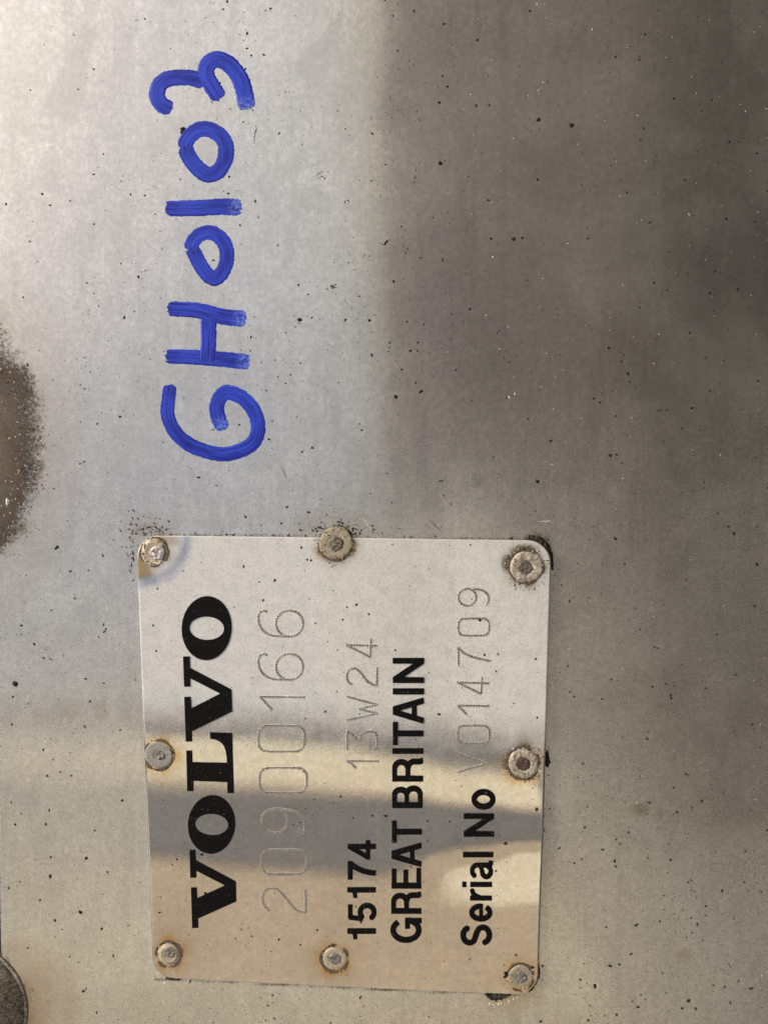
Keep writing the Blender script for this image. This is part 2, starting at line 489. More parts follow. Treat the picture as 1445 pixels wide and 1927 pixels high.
def drip(x0, y0, x1, y1, w, amt):
    global film
    dx, dy = x1 - x0, y1 - y0
    L = math.hypot(dx, dy)
    u = ((fx - x0) * dx + (fy - y0) * dy) / (L * L)
    v = ((fx - x0) * -dy + (fy - y0) * dx) / L
    ww = w * (0.25 + 0.85 * np.clip(u, 0, 1)) * (0.7 + 0.7 * n1)
    film = np.maximum(film, amt * sstep(1.0, 0.55, np.abs(v) / ww) * sstep(-0.03, 0.12, u) * sstep(1.04, 0.86, u))


drip(178, 30, 106, 236, 46, .75)
drip(262, 20, 218, 150, 24, .6)
drip(310, 130, 235, 170, 34, .35)
drip(650, 15, 570, 165, 34, .6)
drip(600, 130, 575, 215, 22, .4)
drip(40, 110, 20, 260, 30, .4)
film = np.maximum(film, 0.45 * sstep(0.50, 0.72, fbm(fx / 130, fy / 150, 31)) * (0.4 + 0.6 * n1))
film = np.maximum(film, 0.42 * sstep(0.55, 0.70, fbm(fx / 34, fy / 48, 37, 3)) * sstep(820, 620, fx))
film = np.maximum(film, 0.40 * sstep(0.58, 0.72, fbm(fx / 22 + 9, fy / 240, 39, 3)))


def pad(a):
    return np.concatenate([a[:, :1]] * 4 + [a], 1)


dull = sstep(720, 1150, fy + 0.25 * (fx - 700)) * np.clip(0.45 + 0.55 * sstep(1300, 900, fx) + 0.5 * sstep(1450, 1700, fy), 0, 1.15)
bloom = 0.005 + 0.09 * sstep(900, 500, fx) + 0.04 * sstep(0.4, 0.7, fbm(fx / 170, fy / 170, 71))
for nm, a in (('rust', rust), ('tan', tan_), ('grime_shade', grime_shade), ('film', film), ('dull', dull), ('bloom', bloom)):
    add_attr(panel, nm, pad(a))
FRAME_Y = 0.012
fr = at(-260, 2200, FRAME_Y), at(60, 2200, FRAME_Y), at(60, -200, FRAME_Y), at(-260, -200, FRAME_Y)
fv = [tuple(p) for p in fr] + [(p[0], p[1] + 0.03, p[2]) for p in fr]
frame = mesh_obj('frame_rail', fv, [(0, 1, 2, 3), (4, 7, 6, 5), (0, 4, 5, 1), (1, 5, 6, 2), (2, 6, 7, 3), (3, 7, 4, 0)], MAT_SEAL, smooth=False)
tag(frame, 'black gap behind the folded edge of the steel panel', 'rail')


# ------------------------------------------------------------------ name plate
def plate_pt(a, b, h):
    """plate metres -> world; h = height above the flat front face, towards the camera"""
    return np.stack([ORIGIN[0] - b, ORIGIN[1] - h, ORIGIN[2] - a], -1)


def to_px(Pw):
    q = (Pw - CAM) @ C2W
    return PW / 2 + FPX * q[..., 0] / q[..., 2], PH / 2 + FPX * q[..., 1] / q[..., 2]


# The thin plate is slightly buckled along its length: slope knots (photo row, mirrored azimuth in degrees) per column
BUCKLE = {
    255: [(1010, 5), (1325, 21.9), (1392, 24.7), (1492, 28.4), (1632, 33.8), (1690, 34.8), (1840, 35.0)],
    450: [(1010, 5), (1328, 21.9), (1398, 24.7), (1498, 28.4), (1655, 33.8), (1710, 34.8), (1850, 35.0)],
    620: [(1010, 5), (1335, 21.9), (1412, 24.7), (1508, 28.4), (1668, 33.8), (1720, 34.8), (1855, 35.0)],
    760: [(1010, 5), (1358, 21.9), (1452, 24.7), (1516, 28.4), (1690, 33.8), (1740, 34.8), (1860, 35.0)],
    870: [(1010, 5), (1362, 21.9), (1464, 24.7), (1524, 28.4), (1602, 33.8), (1640, 37.6), (1690, 36.6), (1730, 34.8), (1865, 34.8)],
    1040: [(1010, 5), (1366, 21.9), (1412, 24.2), (1470, 24.9), (1528, 28.4), (1585, 33.8), (1606, 37.8), (1640, 39.5), (1685, 37.5), (1720, 35.0), (1868, 34.6)],
}
TA, TB = 160, 1600
_ta = np.linspace(-.5, .5, TA)
_tb = np.linspace(-.5, .5, TB)
_AA, _BB = np.meshgrid(_ta, _tb)
_pt = plate_pt(_AA * PLATE_W, _BB * PLATE_H, 0 * _AA)
_qx, _qy = to_px(_pt)
_d = _pt - CAM
_nat = np.degrees(np.arctan2(-_d[..., 0], _d[..., 1]))
_keys = sorted(BUCKLE)
_row = np.linspace(1000, 1880, 881)
_cols = []
for _k in _keys:
    _yy, _zz = zip(*BUCKLE[_k])
    _z = np.interp(_row, _yy, _zz)
    # natural azimuth along this column
    _ci = int(np.argmin(np.abs(_qx[TB // 2] - _k)))
    _n = np.interp(_row, _qy[:, _ci], _nat[:, _ci])
    _dl = _z - _n
    _dl = np.where(_row < 1290, 0, _dl)
    _w = np.exp(-(np.arange(-36, 37) / 13.0) ** 2)
    _dl = np.convolve(np.pad(_dl, 36, mode='edge'), _w / _w.sum(), 'valid')
    _cols.append(_dl)
_cols = np.array(_cols)
_kx = np.array(_keys, float)
_dlt = np.zeros_like(_qx)
for _c in range(TA):
    _xk = float(_qx[TB // 2, _c])
    _wk = np.exp(-((_kx - _xk) / 60.0) ** 2) + 1e-9
    _wk /= _wk.sum()
    _dlt[:, _c] = np.interp(_qy[:, _c], _row, _wk @ _cols)
_s = -np.radians(_dlt) / 2
_s2 = np.concatenate([_s, -_s[::-1]], 0)
_s2 = np.concatenate([_s2, _s2[:, ::-1]], 1)
_kb = 2 * math.pi * np.fft.fftfreq(2 * TB, PLATE_H / (TB - 1))[:, None]
_ka = 2 * math.pi * np.fft.fftfreq(2 * TA, PLATE_W / (TA - 1))[None, :]
_den = _kb ** 2 + 0.10 * _ka ** 2
_den[0, 0] = 1
_hh = np.real(np.fft.ifft2(-1j * _kb * np.fft.fft2(_s2) / _den))[:TB, :TA]
_hh -= _hh.min() - 0.00005
_hh += 0.0004 * 0.0


def plate_bulge(a, b):
    """height in metres of the plate's face above its back plane; a right, b down, in -0.5..0.5"""
    u = np.clip((np.asarray(a, float) + 0.5) * (TA - 1), 0, TA - 1.001)
    v = np.clip((np.asarray(b, float) + 0.5) * (TB - 1), 0, TB - 1.001)
    i, j = v.astype(int), u.astype(int)
    fu, fv = u - j, v - i
    return ((_hh[i, j] * (1 - fu) + _hh[i, j + 1] * fu) * (1 - fv) + (_hh[i + 1, j] * (1 - fu) + _hh[i + 1, j + 1] * fu) * fv)


NU, NV = 300, 350
bb = np.concatenate([np.linspace(-.5, -.44, 60)[:-1], np.linspace(-.44, .44, NV - 118), np.linspace(.44, .5, 60)[1:]])
rc = 0.0044
uu = np.linspace(-1, 1, NU)
half_w = np.full(bb.size, PLATE_W / 2)
over = np.clip(np.abs(bb) * PLATE_H - (PLATE_H / 2 - rc), 0, rc)
half_w -= rc - np.sqrt(np.maximum(rc * rc - over * over, 0))
A = uu[None, :] * half_w[:, None]
B = np.repeat((bb * PLATE_H)[:, None], NU, 1)
HB = plate_bulge(A / PLATE_W, B / PLATE_H)


PV = plate_pt(A, B, HB)
nvb, nub = A.shape
idx = np.arange(nvb * nub).reshape(nvb, nub)
loop = np.concatenate([idx[0, :], idx[1:, -1], idx[-1, -2::-1], idx[-2:0:-1, 0]])
topv = PV.reshape(-1, 3)
e1 = topv[loop].copy()
# tiny rolled rim, then the side wall
cen = topv.mean(0)
d = e1 - cen
d[:, 1] = 0
d /= np.linalg.norm(d, axis=1)[:, None]
e1 = e1 + d * 0.00014
e1[:, 1] += 0.00016
e2 = e1.copy()
e2[:, 1] = -0.00005
n0, nl = len(topv), len(loop)
faces = [tuple(f) for f in lattice(nub, nvb)[:, ::-1]]
for i in range(nl):
    j = (i + 1) % nl
    faces.append((loop[i], loop[j], n0 + j, n0 + i))
    faces.append((n0 + i, n0 + j, n0 + nl + j, n0 + nl + i))
plate = mesh_obj('name_plate', np.concatenate([topv, e1, e2]), faces, MAT_PLATE)
tag(plate, 'riveted metal maker plate with black lettering and stamped numbers', 'plate')


pxx, pyy = to_px(plate_pt(A, B, HB))
m1 = fbm(pxx / 26, pyy / 26, 41)
prust = np.zeros_like(pxx)
halo = np.zeros_like(pxx)
pgrime = np.zeros_like(pxx)
ptan = np.zeros_like(pxx)
for i, (cx, cy, r, _m, sx, sy, sr, _s, amt, rr) in enumerate(RIVETS):
    dx, dy = pxx - cx, pyy - cy
    dist = np.hypot(dx, dy)
    ang = np.arctan2(dy, dx)
    va = 0.5 + 0.5 * np.sin(ang * 2 + i * 1.7) * np.cos(ang * 3 - i)
    va = np.clip(0.05 + 1.1 * va, 0, 1.0) * (0.4 + 1.2 * fbm(pxx / 9 + 7 * i, pyy / 9, 43))
    prust = np.maximum(prust, amt * va * 2.6 * np.exp(-((dist - rr + 0.8) / 2.8) ** 2))
    ptan = np.maximum(ptan, 0.9 * amt * va * np.exp(-np.clip(dist - rr, 0, 99) / 12.0) * (0.5 + m1))
    halo = np.maximum(halo, 1.1 * amt * (0.25 + va) * np.exp(-np.clip(dist - rr, 0, 99) / 7.0) * (0.4 + 1.2 * m1))
for c in ((985, 1037, 42, 22, .75), (955, 1060, 26, 34, .7), (970, 1095, 40, 22, .45), (655, 1040, 34, 20, .6), (630, 1052, 40, 14, .5), (952, 1440, 20, 30, .6)):
    pgrime = np.maximum(pgrime, 1.35 * c[4] * blob(pxx, pyy, *c[:4], 0.7))
pgrime = np.maximum(pgrime, 0.35 * sstep(0.60, 0.78, fbm(pxx / 40, pyy / 40, 51)))
dd = np.hypot(pxx - 268, pyy - 1012)
straw = 0.75 * sstep(1.0, 0.25, np.hypot((pxx - 258) / 46, (pyy - 1078) / 52)) + 0.40 * sstep(1, 0.2, np.hypot((pxx - 322) / 26, (pyy - 1018) / 20))
blue_ = 0.75 * np.exp(-((dd - 84) / 11) ** 2) * (0.4 + 1.1 * m1)
straw = np.clip(1.4 * straw * sstep(84, 70, dd), 0, 0.85)
straw = np.clip(np.maximum(straw, halo), 0, 0.92)
pbloom = 0.04 + 0.68 * sstep(1420, 1290, pyy - 0.06 * (pxx - 400) + 50 * (m1 - .5))
pbloom = pbloom * (1 - np.clip(1.2 * straw + 0.9 * blue_, 0, 1))
pfilm = 0.3 * sstep(0.5, 0.72, fbm(pxx / 80, pyy / 80, 61))
nr = 2 * nl
for nm, a in (('dull', 0 * pxx), ('bloom', pbloom), ('rust', prust), ('grime_shade', pgrime), ('tan', ptan), ('straw', straw), ('blue', np.clip(blue_, 0, 1)), ('film', pfilm)):
    add_attr(plate, nm, np.concatenate([np.asarray(a).ravel(), np.zeros(nr)]))


def plate_h(px, py):
    """depth y of the plate's front face under a photo pixel"""
    p = at(px, py, -PLATE_T)
    b = -(p[..., 0] - ORIGIN[0])
    a = -(p[..., 2] - ORIGIN[2])
    return -PLATE_T - plate_bulge(a / PLATE_W, b / PLATE_H)


# ---- rivets
def disc_profile(r, h):
    return [(0.0, h), (0.55 * r, h * 0.98), (0.82 * r, h * 0.86), (0.95 * r, h * 0.55), (1.0 * r, h * 0.15), (1.0 * r, -0.0004)]


def lathe(prof, seg, wob=0.0, seed=0, center=(0, 0)):
    rs = np.random.default_rng(seed)
    th = np.linspace(0, 2 * math.pi, seg, endpoint=False)
    w = 1 + wob * (np.sin(th * 2 + rs.random() * 6) + 0.6 * np.sin(th * 3 + rs.random() * 6) + 0.4 * np.sin(th * 5 + rs.random() * 6))
    vs, fs = [(0, 0, prof[0][1])], []
    for r, h in prof[1:]:
        for k in range(seg):
            vs.append((r * math.cos(th[k]) * w[k], r * math.sin(th[k]) * w[k], h))
    for k in range(seg):
        fs.append((0, 1 + k, 1 + (k + 1) % seg))
    for j in range(len(prof) - 2):
        for k in range(seg):
            a, b = 1 + j * seg + k, 1 + j * seg + (k + 1) % seg
            fs.append((a, a + seg, b + seg, b))
    return np.array(vs, float), fs


def place(local, px, py, y):
    """local x right, y down, z towards camera (metres) -> world"""
    o = at(px, py, y)
    return np.stack([o[0] - local[:, 1], o[1] - local[:, 2], o[2] - local[:, 0]], -1)


PXM = 1e-4
for i, (cx, cy, r, rm, sx, sy, sr, sm, amt, rr) in enumerate(RIVETS):
    y = float(plate_h(cx, cy))
    R_ = r * PXM
    h = 0.00008 if rm != 'dirty' else 0.00018
    r_in = sr * PXM * 1.12
    prof = [(0, 0.00002), (r_in * 0.9, 0.00002), (r_in * 1.0, h * 0.85), (r_in * 1.15, h), (0.45 * R_ + 0.55 * r_in * 1.15, h), (0.82 * R_, h * 0.98), (0.95 * R_, h * 0.8), (R_, h * 0.15), (R_, -0.0003)]
    v, f = lathe(prof, 56, 0.028, i)
    rn = np.hypot(v[:, 0], v[:, 1])
    v[:, 2] += np.where((rn > r_in * 1.05) & (rn < R_ * 0.99), (fbm(v[:, 0] * 3000 + 50, v[:, 1] * 3000 + 50, 60 + i) - 0.5) * 0.00012, 0)
    if rm == 'dirty':
        v[:, 2] += np.where(np.hypot(v[:, 0], v[:, 1]) > r_in * 0.95, (fbm(v[:, 0] * 2500 + 50, v[:, 1] * 2500 + 50, i) - 0.5) * 0.0004, 0)
    rv = mesh_obj('rivet', place(v, cx, cy, y), f, RIV[rm], plate)
    rs = np.random.default_rng(40 + i)
    prof = [(0, 0.00012)] + [(sr * PXM * q, 0.00011) for q in (0.3, 0.55, 0.78, 0.93)] + [(sr * PXM, 0.00004), (sr * PXM, -0.0001)]
    v, f = lathe(prof, 22, 0.05, 90 + i)
    v[:, 2] += (fbm(v[:, 0] * 3500 + 90, v[:, 1] * 3500 + 90, i + 7) - 0.5) * 0.00045
    mesh_obj('rivet_stem', place(v, sx, sy, y - 0.00005), f, STEM[sm], rv)
    rv['label'] = ['flat tan rivet in the stained upper left plate corner', 'olive rivet half over the upper plate edge with dark glassy core',
                   'crusted rivet with hexagonal dark core in the upper right plate corner', 'clean grey rivet at the left plate edge',
                   'rough rusty rivet at the right plate edge', 'tan rivet with grey core in the lower left plate corner',
                   'tan rivet with a thin brown ring near the lower plate edge', 'olive rivet in the lower right plate corner'][i]


# ---- black lettering: outlines in photo pixels
def curve_mesh(polys, extr, bev):
    cu = bpy.data.curves.new('tmp', 'CURVE')
    cu.dimensions = '2D'
    cu.fill_mode = 'BOTH'
    cu.extrude = extr
    cu.bevel_depth = bev
    cu.bevel_resolution = 1
    cu.offset = -bev
    for p in polys:
        s = cu.splines.new('POLY')
        s.points.add(len(p) - 1)
        for k, q in enumerate(p):
            s.points[k].co = (q[0], q[1], 0, 1)
        s.use_cyclic_u = True
    o = bpy.data.objects.new('tmp', cu)
    COL.objects.link(o)
    me = bpy.data.meshes.new_from_object(o.evaluated_get(bpy.context.evaluated_depsgraph_get()))
    bpy.data.objects.remove(o)
    bpy.data.curves.remove(cu)
    co = np.empty(len(me.vertices) * 3)
    me.vertices.foreach_get('co', co)
    fs = [tuple(p.vertices) for p in me.polygons]
    bpy.data.meshes.remove(me)
    return co.reshape(-1, 3), fs


def letter(polys, name='letter', height=1.6):
    """polygons in photo pixels -> raised enamel letter on the plate"""
    v, f = curve_mesh(polys, height, 0.7)
    y = plate_h(v[:, 0], v[:, 1])
    w = at(v[:, 0], v[:, 1], y)
    w[:, 1] = y - (v[:, 2] + height * 0.4) * PXM * 0.5
    o = mesh_obj(name, w, f, MAT_BLACK, plate, smooth=False)
    return o


def ell(cx, cy, rx, ry, rot=0.0, n=48):
    th = np.linspace(0, 2 * math.pi, n, endpoint=False)
    x, y = rx * np.cos(th), ry * np.sin(th)
    c, s = math.cos(rot), math.sin(rot)
    return [(cx + a * c - b * s, cy + a * s + b * c) for a, b in zip(x, y)]


def zz(pts, ox, oy, s):
    return [(ox + x / s, oy + y / s) for x, y in pts]


S7, S8 = (330, 1100, 5.838), (330, 1400, 5.354)
letter([zz([(147, 1068), (203, 1066), (209, 1172), (612, 1385), (616, 1585), (230, 1757), (234, 1850), (173, 1852), (160, 1446), (218, 1445), (222, 1552), (503, 1423), (214, 1275), (213, 1345), (154, 1346)], *S8)])
letter([ell(398.6, 1551.2, 44.4, 55.0, 0.06), ell(398.8, 1551.3, 31.2, 20.2, 0.04)])
letter([[(395.6, 1377.8), (437.4, 1379.2), (440.6, 1492), (428.4, 1491.9), (428, 1471.5), (364.4, 1469.1), (364.7, 1488.5), (352.8, 1488.3), (351.1, 1412.5), (362.1, 1412.3), (362.9, 1434.2), (427.5, 1435.5), (426.8, 1424), (425.4, 1414), (422.5, 1404.9), (418, 1398.5), (413, 1394.6), (405.4, 1391.3), (395.9, 1389.5)]])
letter([zz([(88, 790), (160, 788), (164, 914), (618, 1152), (626, 1393), (184, 1612), (187, 1722), (118, 1724), (101, 1234), (171, 1232), (178, 1358), (495, 1196), (165, 1028), (167, 1119), (99, 1120)], *S7)])
letter([ell(389.3, 1181.9, 46.8, 60.3, 0.05), ell(389.5, 1182.1, 32.5, 22.0, 0.03)])


# Sans letters: centre-line strokes -> distance field -> outline
def seg_dist(X, Y, p, q, hw, cap):
    dx, dy = q[0] - p[0], q[1] - p[1]
    L = math.hypot(dx, dy) or 1e-9
    u = ((X - p[0]) * dx + (Y - p[1]) * dy) / L
    v = ((X - p[0]) * -dy + (Y - p[1]) * dx) / L
    if cap:
        du = np.maximum(np.maximum(-u, u - L), 0)
        return np.hypot(du, v) - hw
    qx, qy = np.abs(u - L / 2) - L / 2, np.abs(v) - hw
    return np.hypot(np.maximum(qx, 0), np.maximum(qy, 0)) + np.minimum(np.maximum(qx, qy), 0)


def arc(cx, cy, rx, ry, a0, a1, n=18):
    return [(cx + rx * math.cos(math.radians(a)), cy + ry * math.sin(math.radians(a))) for a in np.linspace(a0, a1, n)]


def contour(F, x0, y0, st):
    """marching squares at 0 -> closed loops"""
    nxt = {}
    ins = F < 0
    H_, W_ = F.shape

    def ed(i, j, horiz):
        if horiz:
            a, b = F[i, j], F[i, j + 1]
            return (x0 + (j + a / (a - b)) * st, y0 + i * st)
        a, b = F[i, j], F[i + 1, j]
        return (x0 + j * st, y0 + (i + a / (a - b)) * st)
    code = ins[:-1, :-1] * 1 + ins[:-1, 1:] * 2 + ins[1:, 1:] * 4 + ins[1:, :-1] * 8
    T_ = {1: [(3, 0)], 2: [(0, 1)], 3: [(3, 1)], 4: [(1, 2)], 5: [(3, 0), (1, 2)], 6: [(0, 2)], 7: [(3, 2)], 8: [(2, 3)], 9: [(2, 0)], 10: [(0, 1), (2, 3)], 11: [(2, 1)], 12: [(1, 3)], 13: [(1, 0)], 14: [(0, 3)]}
    for i, j in np.argwhere((code > 0) & (code < 15)):
        key = [(i, j, 1), (i, j + 1, 0), (i + 1, j, 1), (i, j, 0)]
        for a, b in T_[int(code[i, j])]:
            nxt[key[a]] = key[b]
    loops = []
    while nxt:
        k0, k = None, next(iter(nxt))
        pts = []
        while k in nxt:
            pts.append(ed(*k[:2], k[2]))
            k = nxt.pop(k)
        if len(pts) > 8:
            loops.append(pts)
    return loops


def simplify(p, eps):
    p = list(p)
    ch = True
    while ch:
        ch = False
        i = 0
        while i < len(p) and len(p) > 4:
            a, b, c = p[i - 1], p[i], p[(i + 1) % len(p)]
            L = math.hypot(c[0] - a[0], c[1] - a[1]) or 1
            if abs((c[0] - a[0]) * (b[1] - a[1]) - (c[1] - a[1]) * (b[0] - a[0])) / L < eps:
                p.pop(i)
                ch = True
                i += 1
            i += 1
    return p


# glyph strokes in a cell of width w and cap height 100 (y up), stem 17 wide; each stroke: (points, half width, round?)
HW = 8.6


def glyph(ch):
    h = HW
    if ch == 'G':
        return 80, [(arc(41, 50, 41 - h, 50 - h, 38, 315), h, 0), ([(80 - h, 0), (80 - h, 44)], h * .9, 0), ([(46, 45), (80, 45)], h * .9, 0), (arc(41, 50, 41 - h, 50 - h, 300, 350, 8), h, 0)]
    if ch == 'R':
        return 70, [([(h, 0), (h, 100)], h, 0), ([(h, 100 - h * .9), (42, 100 - h * .9)], h * .9, 0), ([(h, 49), (42, 49)], h * .9, 0), (arc(42, 70.5, 27 - h, 21, -90, 90), h, 0), (arc(40, 30, 22, 19, 90, 0, 8) + [(62, 10), (66, 0)], h, 0)]
    if ch == 'E':
        return 64, [([(h, 0), (h, 100)], h, 0), ([(0, h), (64, h)], h * .9, 0), ([(0, 52), (59, 52)], h * .9, 0), ([(0, 100 - h), (62, 100 - h)], h * .9, 0)]
    if ch == 'A':
        return 80, [([(9, 0), (37, 100)], h, 0), ([(71, 0), (43, 100)], h, 0), ([(18, 31), (62, 31)], h * .85, 0)]
    if ch == 'T':
        return 70, [([(35, 0), (35, 96)], h, 0), ([(0, 100 - h), (70, 100 - h)], h * .9, 0)]
    if ch == 'B':
        return 70, [([(h, 0), (h, 100)], h, 0), ([(h, 100 - h * .9), (42, 100 - h * .9)], h * .9, 0), ([(h, 52), (42, 52)], h * .8, 0), ([(h, h * .9), (44, h * .9)], h * .9, 0), (arc(42, 72, 24 - h, 20, -90, 90), h, 0), (arc(43, 30, 27 - h, 22, -90, 90), h, 0)]
    if ch in 'Il':
        return 17, [([(8.5, 0), (8.5, 100)], h, 0)]
    if ch == 'N':
        return 78, [([(h, 0), (h, 100)], h, 0), ([(78 - h, 0), (78 - h, 100)], h, 0), ([(h, 96), (78 - h, 4)], h * 1.05, 0)]
    if ch == '1':
        return 36, [([(36 - h, 0), (36 - h, 100)], h, 0), ([(0, 72), (10, 73)] + arc(9, 92, 20, 19, -80, -5, 8), h * .8, 0)]
    if ch == '5':
        return 66, [([(12, 100 - h * .9), (60, 100 - h * .9)], h * .9, 0), ([(15, 96), (9, 48)], h * .9, 0), ([(9, 48), (20, 56)], h * .8, 0), (arc(33, 33, 33 - h, 33 - h, 138, -150, 26), h, 0)]
    if ch == '7':
        return 64, [([(0, 100 - h), (64, 100 - h)], h, 0), ([(56, 92), (42, 72), (30, 46), (24, 20), (22, 0)], h, 0)]
    if ch == '4':
        return 68, [([(46, 0), (46, 100)], h, 0), ([(0, 28), (68, 28)], h * .85, 0), ([(8, 30), (44, 92)], h * .9, 0)]
    if ch == 'S':
        return 70, [(arc(34, 72, 26, 28 - h, 12, 180, 16) + [(8.5, 66), (14, 58), (24, 54), (46, 48), (57, 42), (61.5, 33)] + arc(35, 30, 27, 30 - h, 5, -170, 18), h, 0)]
    if ch == 'e':
        return 76, [(arc(38, 50, 38 - h * 1.25, 50 - h * 1.25, 2, 322, 26), h * 1.25, 0), ([(10, 49), (74, 49)], h * .95, 0)]
    if ch == 'r':
        return 50, [([(h * 1.2, 0), (h * 1.2, 100)], h * 1.2, 0), (arc(48, 52, 34, 38, 175, 88, 10), h * 1.2, 0)]
    if ch == 'i':
        return 17, [([(8.5, 0), (8.5, 73)], h, 0), ([(8.5, 86), (8.5, 100)], h * 1.05, 0)]
    if ch == 'a':
        return 80, [(arc(36, 70, 24, 21, 160, 0, 12) + [(60, 58), (60, 22), (64, 11), (78, 9)], h * 1.15, 0), (arc(34, 29, 24, 19, 80, 280, 18) + [(48, 14), (58, 26)], h * 1.15, 0), ([(34, 48), (50, 52), (60, 60)], h, 0)]
    if ch == 'o':
        return 80, [(arc(40, 50, 40 - h * 1.3, 50 - h * 1.3, 0, 360, 34), h * 1.3, 0)]


def sans(ch, y0, y1, xt, xb, name='letter'):
    """text runs up the photo: y1 (larger) is the start, xt cap top, xb baseline, all photo pixels"""
    w, strokes = glyph(ch)
    st = 1.4
    X, Y = np.meshgrid(np.arange(-16, w + 16, st), np.arange(-16, 117, st))
    F = np.full(X.shape, 1e9)
    for pts, hw, cap in strokes:
        for k in range(len(pts) - 1):
            inner = (len(pts) > 2)
            F = np.minimum(F, seg_dist(X, Y, pts[k], pts[k + 1], hw, False))
            if inner and 0 < k:
                F = np.minimum(F, np.hypot(X - pts[k][0], Y - pts[k][1]) - hw)
    if ch in 'ARNT1745GSeraoi':
        F = np.maximum(F, np.maximum(-Y, Y - 100))
        if ch in 'N':
            F = np.maximum(F, np.maximum(-X, X - w))
    F = F - 0.6
    out = []
    for lp in contour(F, -16, -16, st):
        lp = simplify(lp, 0.25)
        out.append([(xb + (y / 100.0) * (xt - xb), y1 + (x / w) * (y0 - y1)) for x, y in lp])
    return letter(out, name, 1.4)


for args in (('G', 1727.4, 1773.9, 734.5, 793.2), ('R', 1680, 1719, 736.2, 792.6), ('E', 1633.8, 1671.6, 736.8, 792.7), ('A', 1585.2, 1631.7, 736.8, 793.2),
             ('T', 1544.5, 1585.5, 737.1, 793.8), ('B', 1478.5, 1520.1, 738, 795), ('R', 1428, 1470.4, 738, 796.1), ('I', 1408.2, 1418.1, 738.3, 796.4),
             ('T', 1358.5, 1401.5, 738.8, 796.4), ('A', 1312.3, 1361.7, 739.1, 797), ('I', 1295.4, 1306.2, 739.1, 797.3), ('N', 1238.1, 1284.7, 739.1, 797.3),
             ('S', 1740.5, 1778.3, 866.2, 925.8), ('e', 1700.3, 1733.8, 882.7, 926.3), ('r', 1673.6, 1694.2, 884.2, 925.2), ('i', 1659.9, 1668.6, 869.7, 925.5),
             ('a', 1619, 1654.4, 884.2, 927.6), ('l', 1603.3, 1612.6, 871, 927.8), ('N', 1530.9, 1573.9, 872.6, 929.2), ('o', 1484.9, 1523.3, 887, 932.2)):
    sans(*args)
for args in (('1', 1747.2, 1766.9, 654, 707.2), ('5', 1699.2, 1733.8, 655, 708.6), ('1', 1669.8, 1689, 653.8, 707.2), ('7', 1620.7, 1654.7, 654.5, 707.4), ('4', 1581.2, 1616.9, 654.5, 707.4)):
    sans(*args, name='digit')


# ---- dot-peened numbers: a burred groove along each stroke
def catmull(pts, step):
    p = np.array(pts, float)
    q = np.vstack([2 * p[0] - p[1], p, 2 * p[-1] - p[-2]])
    out = []
    for i in range(1, len(q) - 2):
        n = max(2, int(np.hypot(*(q[i + 1] - q[i])[:2]) / step))
        t = np.linspace(0, 1, n, endpoint=False)[:, None]
        a, b, c, d_ = q[i - 1], q[i], q[i + 1], q[i + 2]
        out.append(0.5 * ((2 * b) + (-a + c) * t + (2 * a - 5 * b + 4 * c - d_) * t ** 2 + (-a + 3 * b - 3 * c + d_) * t ** 3))
    out.append(p[-1:])
    return np.vstack(out)


def polyl(pts, step):
    p = np.array(pts, float)
    out = []
    for a, b in zip(p[:-1], p[1:]):
        n = max(2, int(np.hypot(*(b - a)) / step))
        out.append(a + (b - a) * np.linspace(0, 1, n, endpoint=False)[:, None])
    out.append(p[-1:])
    return np.vstack(out)


def groove(paths, name='stamped_digit'):
    vs, fs, pits = [], [], []
    for pts, smooth in paths:
        c = (catmull if smooth else polyl)(pts, 1.6)
        tg = np.gradient(c, axis=0)
        tg /= np.linalg.norm(tg, axis=1)[:, None] + 1e-9
        nr_ = np.stack([-tg[:, 1], tg[:, 0]], 1)
        n = len(c)
        ph = np.arange(n)
        dot = 0.5 + 0.5 * np.cos(ph * 2 * math.pi / 3.0)
        wear = np.clip(0.5 + 1.3 * fbm(c[:, 0] / 16, c[:, 1] / 16, 5), 0.45, 1.3)
        wv = (1.65 + 1.8 * dot * (0.7 + 0.6 * rng.random(n)) + 0.2 * rng.standard_normal(n)) * (0.8 + 0.2 * wear)
        prof = [(-1.0, -0.2), (-0.62, 0.55), (0.0, 0.05), (0.62, 0.55), (1.0, -0.2)]
        base = len(vs)
        for k in range(n):
            for off, hh in prof:
                q = c[k] + nr_[k] * off * wv[k]
                y = float(plate_h(q[0], q[1]))
                w = at(q[0], q[1], y)
                vs.append((w[0], y - hh * (0.45 + 0.55 * dot[k]) * PXM, w[2]))
                pits.append(wear[k] * dot[k] * (0.6 + 0.7 * rng.random()) if off == 0 else 0.35 * rng.random())
        for k in range(n - 1):
            for j in range(4):
                a = base + k * 5 + j
                fs.append((a, a + 1, a + 6, a + 5))
    o = mesh_obj(name, vs, fs, MAT_STAMP, plate, smooth=False)
    add_attr(o, 'pit', pits)
    return o


Z3, Z5 = (240, 980, 3.44), (240, 1380, 3.44)
Z4, Z6 = (640, 980, 3.44), (640, 1380, 3.44)


def rr_path(x0, x1, y0, y1, r):
    p = []
    for cx, cy, a0 in ((x1 - r, y1 - r * .8, 0), (x0 + r, y1 - r * .8, 90), (x0 + r, y0 + r * .8, 180), (x1 - r, y0 + r * .8, 270)):
        p += [(cx + r * math.cos(math.radians(a)), cy + r * .8 * math.sin(math.radians(a))) for a in (a0 + 5, a0 + 45, a0 + 85)]
    return p + p[:1]


def circ(cx, cy, rx, ry, a0, a1, n=14):
    return [(cx + rx * math.cos(math.radians(a)), cy + ry * math.sin(math.radians(a))) for a in np.linspace(a0, a1, n)]


